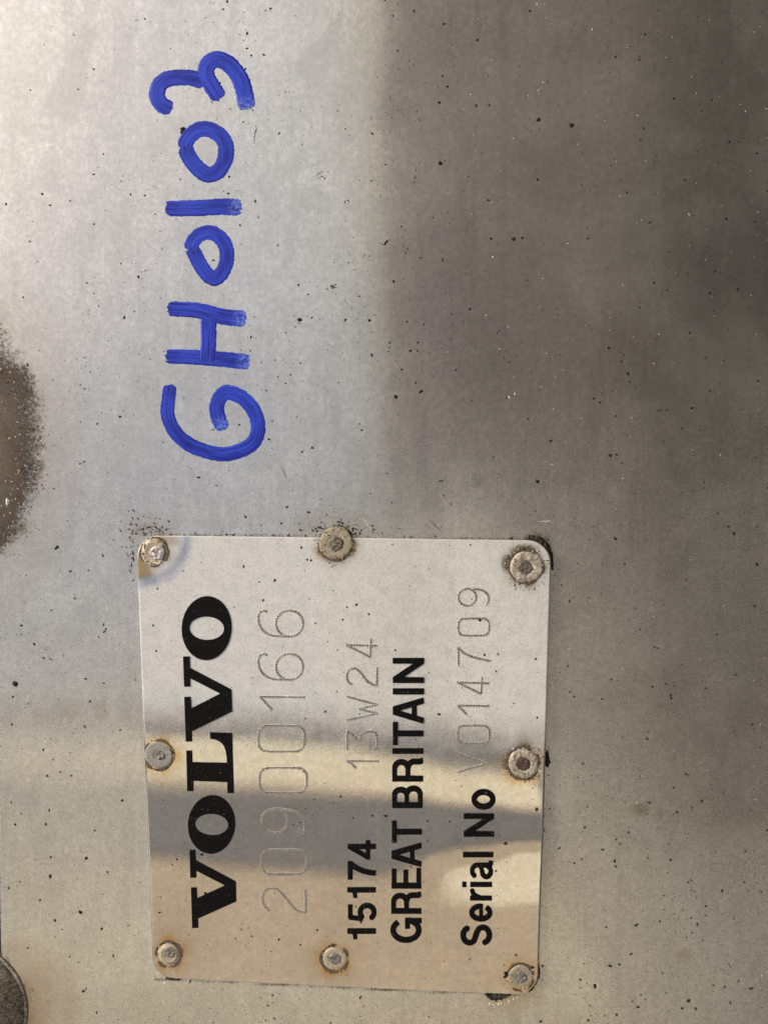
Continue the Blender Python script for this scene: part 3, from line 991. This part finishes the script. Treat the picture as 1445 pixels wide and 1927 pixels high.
groove([(zz([(918, 1150), (885, 1110), (876, 1060), (890, 1020), (930, 1003), (975, 1012), (1030, 1070), (1090, 1140), (1155, 1162)], *Z5), 1), (zz([(1155, 1162), (1152, 1012)], *Z5), 0)])
groove([(zz(rr_path(872, 1160, 754, 910, 62), *Z5), 1)])
groove([(zz(circ(955, 567, 85, 78, 0, 360), *Z5), 1), (zz([(960, 490), (1040, 496), (1110, 520), (1150, 580), (1140, 640), (1115, 648), (1105, 605)], *Z5), 1)])
groove([(zz(rr_path(858, 1160, 224, 384, 62), *Z5), 1)])
groove([(zz(rr_path(850, 1146, -49, 116, 62), *Z5), 1)])
groove([(zz([(858, 1138), (1152, 1142)], *Z3), 0), (zz([(858, 1138), (940, 1225)], *Z3), 0)])
for dy in (0, -280):
    groove([(zz([(x, y + dy) for x, y in circ(1050, 945, 88, 84, 0, 360)], *Z3), 1), (zz([(x, y + dy) for x, y in [(1030, 1028), (930, 1020), (870, 980), (848, 920), (855, 880), (880, 862), (908, 872)]], *Z3), 1)])
groove([(zz([(45, 178), (252, 180)], *Z6), 0), (zz([(45, 180), (75, 195), (105, 228)], *Z6), 0)])
groove([(zz([(47, 107), (47, -16), (125, 45)], *Z6), 0), (zz([(125, 45), (138, 8), (180, -12), (225, -5), (241, 40), (237, 85), (208, 107)], *Z6), 1)])
groove([(zz([(45, 1138), (240, 1190), (125, 1218), (240, 1248), (45, 1290)], *Z4), 0)])
groove([(zz([(80, 1062), (52, 1040), (45, 1000), (60, 965), (95, 955), (130, 980), (180, 1040), (237, 1072)], *Z4), 1), (zz([(237, 1072), (240, 950)], *Z4), 0)])
groove([(zz([(40, 803), (242, 808)], *Z4), 0), (zz([(40, 803), (195, 882), (200, 768)], *Z4), 0)])
groove([(zz([(760, 130), (955, 195), (755, 252)], *Z6), 0)], 'stamped_letter')
groove([(zz(rr_path(762, 966, 1326, 1440, 45), *Z4), 1)])
groove([(zz([(762, 1195), (965, 1199)], *Z4), 0), (zz([(762, 1195), (820, 1255)], *Z4), 0)])
groove([(zz([(757, 1045), (965, 1052)], *Z4), 0), (zz([(757, 1045), (912, 1120), (918, 1010)], *Z4), 0)])
groove([(zz([(765, 938), (765, 820)], *Z4), 0), (zz([(765, 820), (800, 855), (870, 885), (975, 908)], *Z4), 1)])
groove([(zz(rr_path(766, 963, 633, 742, 42), *Z4), 1)])
groove([(zz(circ(823, 495, 58, 55, 0, 360), *Z4), 1), (zz([(865, 441), (920, 450), (955, 480), (960, 520), (945, 548)], *Z4), 1)])


# ------------------------------------------------------------------ blue marker characters on the panel
def brush(strokes, name):
    vs, fs, uvs, thin, dab = [], [], [], [], []
    K = 15
    for si, (pts, w0, w1, ragged, th) in enumerate(strokes):
        c = catmull(pts, 2.0)
        n = len(c)
        tg = np.gradient(c, axis=0)
        tg /= np.linalg.norm(tg, axis=1)[:, None] + 1e-9
        nr_ = np.stack([-tg[:, 1], tg[:, 0]], 1)
        s = np.linspace(0, 1, n)
        arcl = np.concatenate([[0], np.cumsum(np.hypot(*np.diff(c, axis=0).T))])
        hw = 1.04 * (w0 + (w1 - w0) * s) / 2 * (1 + 0.05 * (fbm(s * 9 + si * 7, s * 0 + 3.3, 3) - 0.5))
        base = len(vs)
        q = np.linspace(-1, 1, K)
        r1 = rng.standard_normal(K) * ragged * 0.6
        r0 = rng.standard_normal(K) * ragged * 0.6
        for k in range(n):
            for j in range(K):
                ofs = q[j] * hw[k] * (1 + (0.03 * rng.standard_normal() if j in (0, K - 1) else 0))
                pos = c[k] + nr_[k] * ofs
                # rounded, ragged ends
                L = arcl[-1]
                e0 = max(0.0, 1 - arcl[k] / 8.0)
                e1 = max(0.0, 1 - (L - arcl[k]) / 8.0)
                bulge = math.sqrt(max(0.0, 1 - q[j] ** 2)) - 0.75
                pos = pos + tg[k] * (e1 * (r1[j] + bulge * 9) - e0 * (r0[j] + bulge * 7))
                w = at(pos[0], pos[1], 0.0)
                hgt = 0.35 + 0.15 * si + 0.25 * (1 - q[j] ** 6) + 0.12 * math.sin(q[j] * 17 + si)
                if j in (0, K - 1):
                    hgt = 0.05
                vs.append((w[0], -hgt * PXM, w[2]))
                uvs.append((arcl[k] / 10.0 + si * 31.0, q[j] * 1.0 + si * 5.0))
                thin.append(th[0] + (th[1] - th[0]) * s[k])
                dab.append(max(0.0, min(1.0, 1.35 - (L - arcl[k]) / 20.0)) if ragged > 1.4 else 0.0)
        for k in range(n - 1):
            for j in range(K - 1):
                a = base + k * K + j
                fs.append((a, a + 1, a + K + 1, a + K))
    o = mesh_obj(name, vs, fs, MAT_PAINT, panel)
    uvl = o.data.uv_layers.new(name='stroke')
    li = np.empty(len(o.data.loops), np.int32)
    o.data.loops.foreach_get('vertex_index', li)
    uvl.data.foreach_set('uv', np.array(uvs, np.float32)[li].ravel())
    add_attr(o, 'thin', thin)
    add_attr(o, 'dab', dab)
    return o


ZA, ZB = (240, 60, 4.5156), (240, 440, 4.19)
brush([(zz([(335, 1196), (322, 1330), (318, 1430), (375, 1560), (480, 1655), (620, 1715), (760, 1738), (900, 1705), (995, 1640), (1030, 1540), (1008, 1420), (930, 1312), (830, 1258), (755, 1262), (708, 1340), (712, 1430), (752, 1540)], *ZB), 25, 28, 2.0, (0, .75))], 'painted_letter')
brush([(zz([(308, 967), (560, 975), (955, 1010)], *ZB), 26, 29, 2.2, (0, .45)),
       (zz([(325, 590), (560, 606), (760, 655), (930, 670)], *ZB), 27, 30, 2.2, (0, .5)),
       (zz([(640, 668), (640, 850), (630, 1005)], *ZB), 29, 28, 0.8, (.3, .4))], 'painted_letter')
brush([(zz([(505, 112), (535, 165), (580, 255), (645, 335), (700, 350), (755, 290), (785, 190), (770, 90), (715, 18), (640, -12), (560, 15), (512, 72), (500, 122)], *ZB), 27, 27, 1.0, (0, .9))], 'painted_digit')
brush([(zz([(335, 1503), (600, 1497), (800, 1486), (960, 1493)], *ZA), 28, 31, 2.4, (0, .55))], 'painted_digit')
brush([(zz([(490, 975), (520, 1055), (590, 1150), (680, 1212), (770, 1185), (830, 1080), (835, 960), (785, 880), (700, 830), (610, 830), (540, 875), (500, 935), (488, 985)], *ZA), 29, 29, 1.0, (0, .9))], 'painted_digit')
brush([(zz([(370, 655), (300, 622), (255, 555), (265, 470), (330, 405), (450, 388), (560, 395), (650, 425)], *ZA), 29, 30, 1.2, (.2, .35)),
       (zz([(785, 562), (720, 465), (672, 370), (680, 285), (760, 232), (860, 275), (945, 375), (990, 500), (1018, 648)], *ZA), 30, 32, 2.2, (.45, .7))], 'painted_digit')


# ------------------------------------------------------------------ dirt: specks, crusts, grit; painted glints
def speck_mesh(lst, name, mat, parent, depth, hscale=0.45):
    """lst: (px, py, radius px, elongation, angle)"""
    vs, fs = [], []
    for (x, y, r, el, an) in lst:
        n = 6 if r < 2 else 10
        ca, sa = math.cos(an), math.sin(an)
        base = len(vs)
        yd = depth(x, y) if callable(depth) else depth
        ring = []
        for k in range(n):
            t = 2 * math.pi * (k + 0.3 * rng.random()) / n
            rr = r * (0.65 + 0.6 * rng.random())
            u, v = rr * el * math.cos(t), rr / el * math.sin(t)
            ring.append((x + u * ca - v * sa, y + u * sa + v * ca))
        w = at(np.array([q[0] for q in ring] + [x]), np.array([q[1] for q in ring] + [y]), yd)
        for k in range(n):
            vs.append((w[k][0], yd - 0.02 * PXM, w[k][2]))
        vs.append((w[n][0], yd - min(r, 4) * hscale * PXM, w[n][2]))
        for k in range(n):
            fs.append((base + k, base + (k + 1) % n, base + n))
    o = mesh_obj(name, vs, fs, mat, parent, smooth=False)
    return tag(o, kind='stuff')


def in_plate(x, y, m=0):
    t = (y - 1008) / 840.0
    return (259 + 32 * t - m < x < 1036 - 26 * t + m) and (1008 + (x - 260) * .0125 - m < y < 1834 + (x - 290) * .049 + m)


PS = []
big = [(828, 307, 4.2), (1013, 225, 4), (1075, 236, 5), (1011, 338, 2.5), (966, 450, 4.5), (982, 448, 2.5), (727, 455, 3.5), (1366, 412, 3), (700, 668, 3), (695, 603, 3.2), (745, 747, 4.2),
       (792, 737, 3.5), (650, 602, 3), (564, 602, 4), (1145, 655, 2.6), (1181, 703, 3.2), (1301, 768, 3.4), (1011, 906, 4.2), (1036, 830, 3), (30, 1287, 5.5), (170, 1320, 2.5), (465, 63, 3), (344, 243, 5), (342, 250, 3),
       (1117, 750, 2.6), (1380, 1004, 3.6), (1424, 1062, 3.4), (1148, 857, 3.5), (1157, 1014, 3.2), (158, 1865, 3.5), (163, 1860, 2.4), (152, 1717, 3.8), (163, 1615, 3.6), (95, 1650, 3.6), (30, 1552, 2.6), (87, 1551, 2.6), (104, 1732, 3),
       (76, 1694, 2.4), (192, 1748, 3), (1148, 1818, 3.6), (1187, 1795, 3), (1412, 1860, 3.4), (1295, 1883, 3.6), (1119, 1856, 3.8), (17, 1671, 2.4), (53, 1784, 2.2), (108, 1030, 4.2), (167, 1073, 2), (142, 1126, 2.3), (82, 1411, 2.4),
       (101, 1429, 2), (90, 1460, 2.6), (80, 365, 2.6), (177, 130, 2.2), (148, 168, 2.0), (246, 366, 2.3), (273, 368, 2.4), (133, 378, 2.0), (195, 290, 2), (12, 384, 2.2), (835, 45, 2.8), (898, 75, 2.4), (739, 30, 2), (748, 95, 2.2),
       (1010, 1296, 2), (1227, 1292, 2.4), (1262, 1314, 3), (1217, 1390, 2.6), (1290, 1456, 2.8), (1267, 1482, 2.4), (1132, 1315, 2.2), (1072, 1302, 2.0), (1158, 1630, 2.4), (1302, 1520, 2), (1415, 1363, 2.2), (1443, 1562, 3.2), (1195, 1742, 2.6),
       (1358, 1676, 3), (1198, 1740, 2.4), (1300, 1727, 2.2), (1166, 1588, 2), (1140, 1745, 2.2), (1165, 1815, 3), (1200, 1895, 2.6), (1160, 1910, 2.6), (1110, 1892, 2), (1017, 1922, 3.2), (1322, 1770, 2), (622, 1925, 2), (95, 1240, 1.8)]
for x, y, r in big:
    PS.append((x, y, r * 0.98, 1 + 0.35 * rng.random(), rng.random() * 3.1))
# ragged clusters
for cx, cy, n, sp in ((601, 326, 16, 6), (626, 539, 14, 4.5), (655, 380, 8, 7), (565, 603, 5, 4), (725, 457, 8, 7), (690, 480, 6, 7), (785, 330, 5, 8), (700, 340, 6, 8), (1268, 1297, 12, 10), (760, 475, 6, 5), (500, 1880, 6, 10),
                      (960, 752, 8, 10), (255, 1035, 14, 12), (470, 995, 8, 30), (175, 325, 6, 6), (155, 870, 6, 6), (190, 1185, 6, 8), (170, 690, 8, 18), (590, 600, 8, 22), (660, 580, 8, 20)):
    for _ in range(n):
        PS.append((cx + rng.normal() * sp, cy + rng.normal() * sp * 0.8, 0.8 + 1.5 * rng.random() ** 2, 1.1 + 0.5 * rng.random(), rng.random() * 3.1))
# overall scatter, denser low on the picture and along the right
tries = 0
while len(PS) < 4600:
    x, y = rng.random() * 1460 - 8, rng.random() * 1940 - 6
    den = 0.25 + 0.35 * (y / 1927) + 0.40 * (x / 1445)
    den *= 0.08 + 2.6 * float(fbm(np.array(x / 90), np.array(y / 90), 77, 3)) ** 2.2
    if x < 300 and y < 330:
        den *= 0.35
    if rng.random() > den or in_plate(x, y, 3):
        continue
    r = 0.6 + 0.5 * rng.random() + (1.9 * rng.random() ** 3.5 if rng.random() < 0.30 else 0)
    PS.append((x, y, r, 1 + 0.6 * rng.random() ** 2, rng.random() * 3.1))
speck_mesh(PS, 'dirt_specks', MAT_SPECK, panel, 0.0)
# smear of crumbs around the plate's top edge and rust spot
CR = []
for _ in range(420):
    k = rng.random()
    if k < 0.42:
        x, y = 635 + rng.normal() * 34, 1008 - abs(rng.normal()) * 18
    elif k < 0.62:
        x, y = 285 + rng.normal() * 26, 1004 - abs(rng.normal()) * 12
    elif k < 0.72:
        x, y = 252 - abs(rng.normal()) * 5, 1040 + rng.normal() * 30
    else:
        t = rng.random()
        x, y = 262 + 770 * t, 1007 + 9.5 * t - abs(rng.normal()) * 2.2
    if not in_plate(x, y, 0.5):
        CR.append((x, y, 0.8 + 1.5 * rng.random() ** 2, 1.1 + 0.5 * rng.random(), rng.random() * 3.1))
for _ in range(260):
    a = rng.normal() * 0.55
    rr = 118 + rng.normal() * 14
    x, y = -48 + rr * math.cos(a), 860 + rr * 1.62 * math.sin(a)
    if x > -4:
        CR.append((x, y, 0.6 + 1.3 * rng.random() ** 2, 1.1 + 0.6 * rng.random(), rng.random() * 3.1))
speck_mesh(CR, 'dirt_crumbs', MAT_SPECK, panel, 0.0, 0.6)
PL = []
for _ in range(260):
    x = 1445 - 620 * rng.random() ** 1.5
    y = rng.random() * 1927
    if not in_plate(x, y, 4):
        PL.append((x, y, 0.6 + 0.9 * rng.random() ** 3, 1.1, rng.random() * 3))
for _ in range(120):
    a = rng.normal() * 0.6
    rr = 108 + rng.normal() * 20
    x, y = -48 + rr * math.cos(a), 850 + rr * 1.62 * math.sin(a)
    if x > 0:
        PL.append((x, y, 0.7 + 0.9 * rng.random(), 1.2, rng.random() * 3))
PL += [(15, 944, 5.5, 1.2, 1.4), (958, 748, 2.6, 1.2, .6), (968, 742, 1.8, 1.6, 1.9), (1038, 874, 1.8, 1.8, 0.1)]
PL += [(x, y, 2.2, 1.3, a) for x, y, a in ((921, 1889, 0), (929, 1891, 1), (938, 1890, 2), (943, 1889, .4), (957, 1884, 1.8), (967, 1880, .5), (982, 1870, .1), (973, 1877, 1), (1001, 1859, 2.2), (1007, 1852, 2.2), (1009, 1845, 2.0), (310, 1850, 1.9), (325, 1842, 2.4), (333, 1845, .6), (321, 1838, .2))]  # white glints at the plate's lower edge, put in as pale specks
speck_mesh(PL, 'pale_specks', MAT_PALE, panel, 0.0, 0.6)
# specks on the plate
QS = [(517, 1092, 3.4), (488, 1095, 2), (594, 1173, 2), (495, 1130, 2.4), (903, 1167, 3.6), (1010, 1523, 3.8), (971, 1797, 2.8), (1002, 1820, 2.8), (952, 1834, 5), (949, 1838, 3), (565, 1778, 2.2), (597, 1750, 2.2), (474, 1762, 2),
      (455, 1749, 1.8), (671, 1138, 3), (645, 1166, 2.4), (653, 1143, 2), (911, 1232, 3), (826, 1344, 3.6), (726, 1535, 3.2), (664, 1539, 1.8), (951, 1587, 3.4), (952, 1588, 2.4), (380, 1608, 3), (387, 1682, 4), (302, 1688, 1.8), (525, 1768, 2.5), (953, 1622, 2), (846, 1546, 2)]
Q = [(x, y, r * .9, 1.2, rng.random() * 3) for x, y, r in QS]
while len(Q) < 760:
    x, y = 255 + 790 * rng.random(), 1005 + 870 * rng.random()
    den = 0.35 + 0.65 * float(fbm(np.array(x / 90), np.array(y / 90), 97, 3))
    den *= 0.55 if x < 430 else 1.0
    if rng.random() < den and in_plate(x, y, -5):
        r = 0.55 + 0.5 * rng.random() + (1.6 * rng.random() ** 3 if rng.random() < 0.3 else 0)
        Q.append((x, y, r, 1 + 0.5 * rng.random() ** 2, rng.random() * 3.1))
speck_mesh(Q, 'dirt_specks', MAT_SPECK, plate, lambda x, y: float(plate_h(x, y)))


RC, RP, RR = [], [], []
for i, (cx, cy, r, _m, sx, sy, sr, _s, amt, rr) in enumerate(RIVETS):
    n_ = {1: 120, 2: 130, 4: 90}.get(i, 26)
    for _ in range(n_):
        a = rng.random() * 6.283
        d_ = rr + rng.normal() * (1.2 if n_ < 50 else 4.5) + (abs(rng.normal()) * 5 if n_ > 50 else 0)
        x, y = cx + d_ * math.cos(a), cy + d_ * math.sin(a)
        if rng.random() < (0.45 if n_ < 50 else 0.35) and n_ < 50 and math.sin(a * 2 + i) < 0:
            continue
        if in_plate(x, y, -1):
            rng_ = rng.random()
            (RC if rng_ < 0.4 else RR if rng_ < 0.78 else RP).append((x, y, 0.7 + 1.3 * rng.random() ** 2, 1.1 + 0.5 * rng.random(), rng.random() * 3.1))
    for _ in range(40 if n_ > 50 else 10):
        a, d_ = rng.random() * 6.283, sr + (r - sr) * rng.random() ** 0.7
        (RC if rng.random() < 0.7 else RP).append((cx + d_ * math.cos(a), cy + d_ * math.sin(a), 0.5 + 0.9 * rng.random(), 1.2, rng.random() * 3))
MAT_CRUMB = simple_mat('rust_crumbs', (0.055, 0.022, 0.008), (0.22, 0.10, 0.03), 2.5, 0.75)


def on_plate(x, y):
    for cx, cy, r, *_q in RIVETS:
        if math.hypot(x - cx, y - cy) < r:
            return float(plate_h(cx, cy)) - 0.00013
    return float(plate_h(x, y))


for lst, nm, mt in ((RC, 'dirt_crumbs', MAT_SPECK), (RR, 'rust_crumbs', MAT_CRUMB), (RP, 'pale_specks', MAT_PALE)):
    speck_mesh(lst, nm, mt, plate, on_plate, 0.6)


def crust(pts, name, mat, parent, depth, hh):
    """lumpy strip of dried dirt along a path: (px, py, half width)"""
    vs, fs = [], []
    p = np.array(pts, float)
    c = catmull(p, 2.0)
    tg = np.gradient(c[:, :2], axis=0)
    tg /= np.linalg.norm(tg, axis=1)[:, None] + 1e-9
    nr_ = np.stack([-tg[:, 1], tg[:, 0]], 1)
    K = 7
    for k in range(len(c)):
        wdt = c[k, 2] * (0.75 + 0.6 * rng.random())
        for j in range(K):
            q = -1 + 2 * j / (K - 1)
            pos = c[k, :2] + nr_[k] * q * wdt + rng.normal(size=2) * 0.5
            w = at(pos[0], pos[1], depth)
            vs.append((w[0], depth - hh * (1 - q * q) * (0.5 + rng.random()) + 0.00003 * (q * q), w[2]))
    for k in range(len(c) - 1):
        for j in range(K - 1):
            a = k * K + j
            fs.append((a, a + 1, a + K + 1, a + K))
    return mesh_obj(name, vs, fs, mat, parent)


crust([(982, 1017, 2), (995, 1013, 5), (1008, 1014, 6), (1020, 1020, 6), (1029, 1030, 4.5), (1035, 1042, 4), (1038, 1056, 3), (1039, 1072, 1.5)], 'dirt_crust', MAT_TAR, panel, 0.0, 0.0005)
crust([(1029, 1413, 2), (1029, 1424, 4), (1030, 1434, 5), (1029, 1442, 3)], 'dirt_crust', MAT_TAR, panel, 0.0, 0.0005)
crust([(1013, 1814, 2), (1012, 1826, 4), (1010, 1840, 4), (1004, 1854, 3), (995, 1864, 2)], 'dirt_crust', MAT_TAR, panel, 0.0, 0.0004)
crust([(914, 1869, 3), (924, 1875, 7), (938, 1875, 7), (950, 1873, 5), (962, 1868, 2)], 'dirt_crust', MAT_TAR, panel, 0.0, 0.0005)
crust([(314, 1838, 2), (322, 1840, 4.5), (332, 1841, 4.5), (341, 1841, 2)], 'dirt_crust', MAT_TAR, panel, 0.0, 0.0004)
SC = []
for _ in range(0):
    x, y = rng.random() * 1445, rng.random() * 1927
    a, L = rng.normal() * 0.5 + rng.choice([0.0, 1.2]), 15 + 60 * rng.random() ** 2
    if not in_plate(x, y, 60):
        SC.append((x, y, a, L, 0.22 + 0.25 * rng.random()))
SC += [(690, 985, 0.9, 34, 0.5), (820, 990, 0.75, 40, 0.45), (1025, 981, -.05, 26, .5) , (535, 890, 1.2, 30, .4)]
for mat, sel in ((MAT_PALE, SC[::2]), (MAT_SPECK, SC[1::2])):
    vs, fs = [], []
    for x, y, a, L, w_ in sel:
        n_ = 9
        for k in range(n_):
            t = (k / (n_ - 1) - 0.5) * L
            bend = 0.012 * t * t / L
            ww = w_ * (1 - (2 * k / (n_ - 1) - 1) ** 2) + 0.05
            for sg in (-1, 1):
                q = at(x + t * math.cos(a) - (bend + sg * ww) * math.sin(a), y + t * math.sin(a) + (bend + sg * ww) * math.cos(a), -0.000035)
                vs.append(q)
        b0 = len(vs) - 2 * n_
        for k in range(n_ - 1):
            fs.append((b0 + 2 * k, b0 + 2 * k + 1, b0 + 2 * k + 3, b0 + 2 * k + 2))
    tag(mesh_obj('scratches', vs, fs, mat, panel), kind='stuff')
crust([(483, 242, .7), (480, 252, .8), (479, 262, .7), (478, 269, .5)], 'hair', MAT_SPECK, panel, 0.0, 0.00005)

# ------------------------------------------------------------------ round bolt head in the lower left corner


def mat_bolt():
    m = NT('scraped_bolt_steel')
    s = m.noise(1.3, 6, 0.8, stretch=(1.4, 1.0, 0.9))
    f = m.noise(4.5, 4, 0.75)
    v = m.math('ADD', m.math('MULTIPLY', s, 0.6), m.math('MULTIPLY', f, 0.4))
    col = m.mix(m.ramp(v, 0.42, 0.60), (0.060, 0.048, 0.028), (0.54, 0.49, 0.37))
    col = m.mix(m.ramp(f, 0.66, 0.76), col, (0.55, 0.52, 0.46))
    return m.done(m.bsdf(col, 0.55, 0.12, Normal=m.bump(v, 0.0005)))


MAT_BOLT = mat_bolt()
RB = 0.0117
prof = [(0, 0.0046), (0.3 * RB, 0.0043), (0.6 * RB, 0.0034), (0.8 * RB, 0.0023), (0.92 * RB, 0.0010), (0.985 * RB, 0.0004), (RB, 0.0001), (RB, -0.0003)]
v, f = lathe(prof, 96, 0.006, 5)
v[:, 0] *= 0.97
v[:, 1] *= 1.12
bolt = mesh_obj('bolt', place(v, -50, 1890, 0.0), f, MAT_BOLT)
tag(bolt, 'domed grimy bolt head cut off by the lower left corner', 'bolt')
prof = [(0.99 * RB, 0.0002), (1.0 * RB, 0.00028), (1.035 * RB, 0.00028), (1.06 * RB, 0.0001), (1.06 * RB, -0.0002)]
seg = 96
vs, fs = [], []
for r, h in prof:
    for k in range(seg):
        t = 2 * math.pi * k / seg
        vs.append((r * 0.97 * math.cos(t), r * 1.12 * math.sin(t), h))
for j in range(len(prof) - 1):
    for k in range(seg):
        a, b = j * seg + k, j * seg + (k + 1) % seg
        fs.append((a, a + seg, b + seg, b))
mesh_obj('washer', place(np.array(vs), -50, 1890, 0.0), fs, MAT_BOLT, bolt)
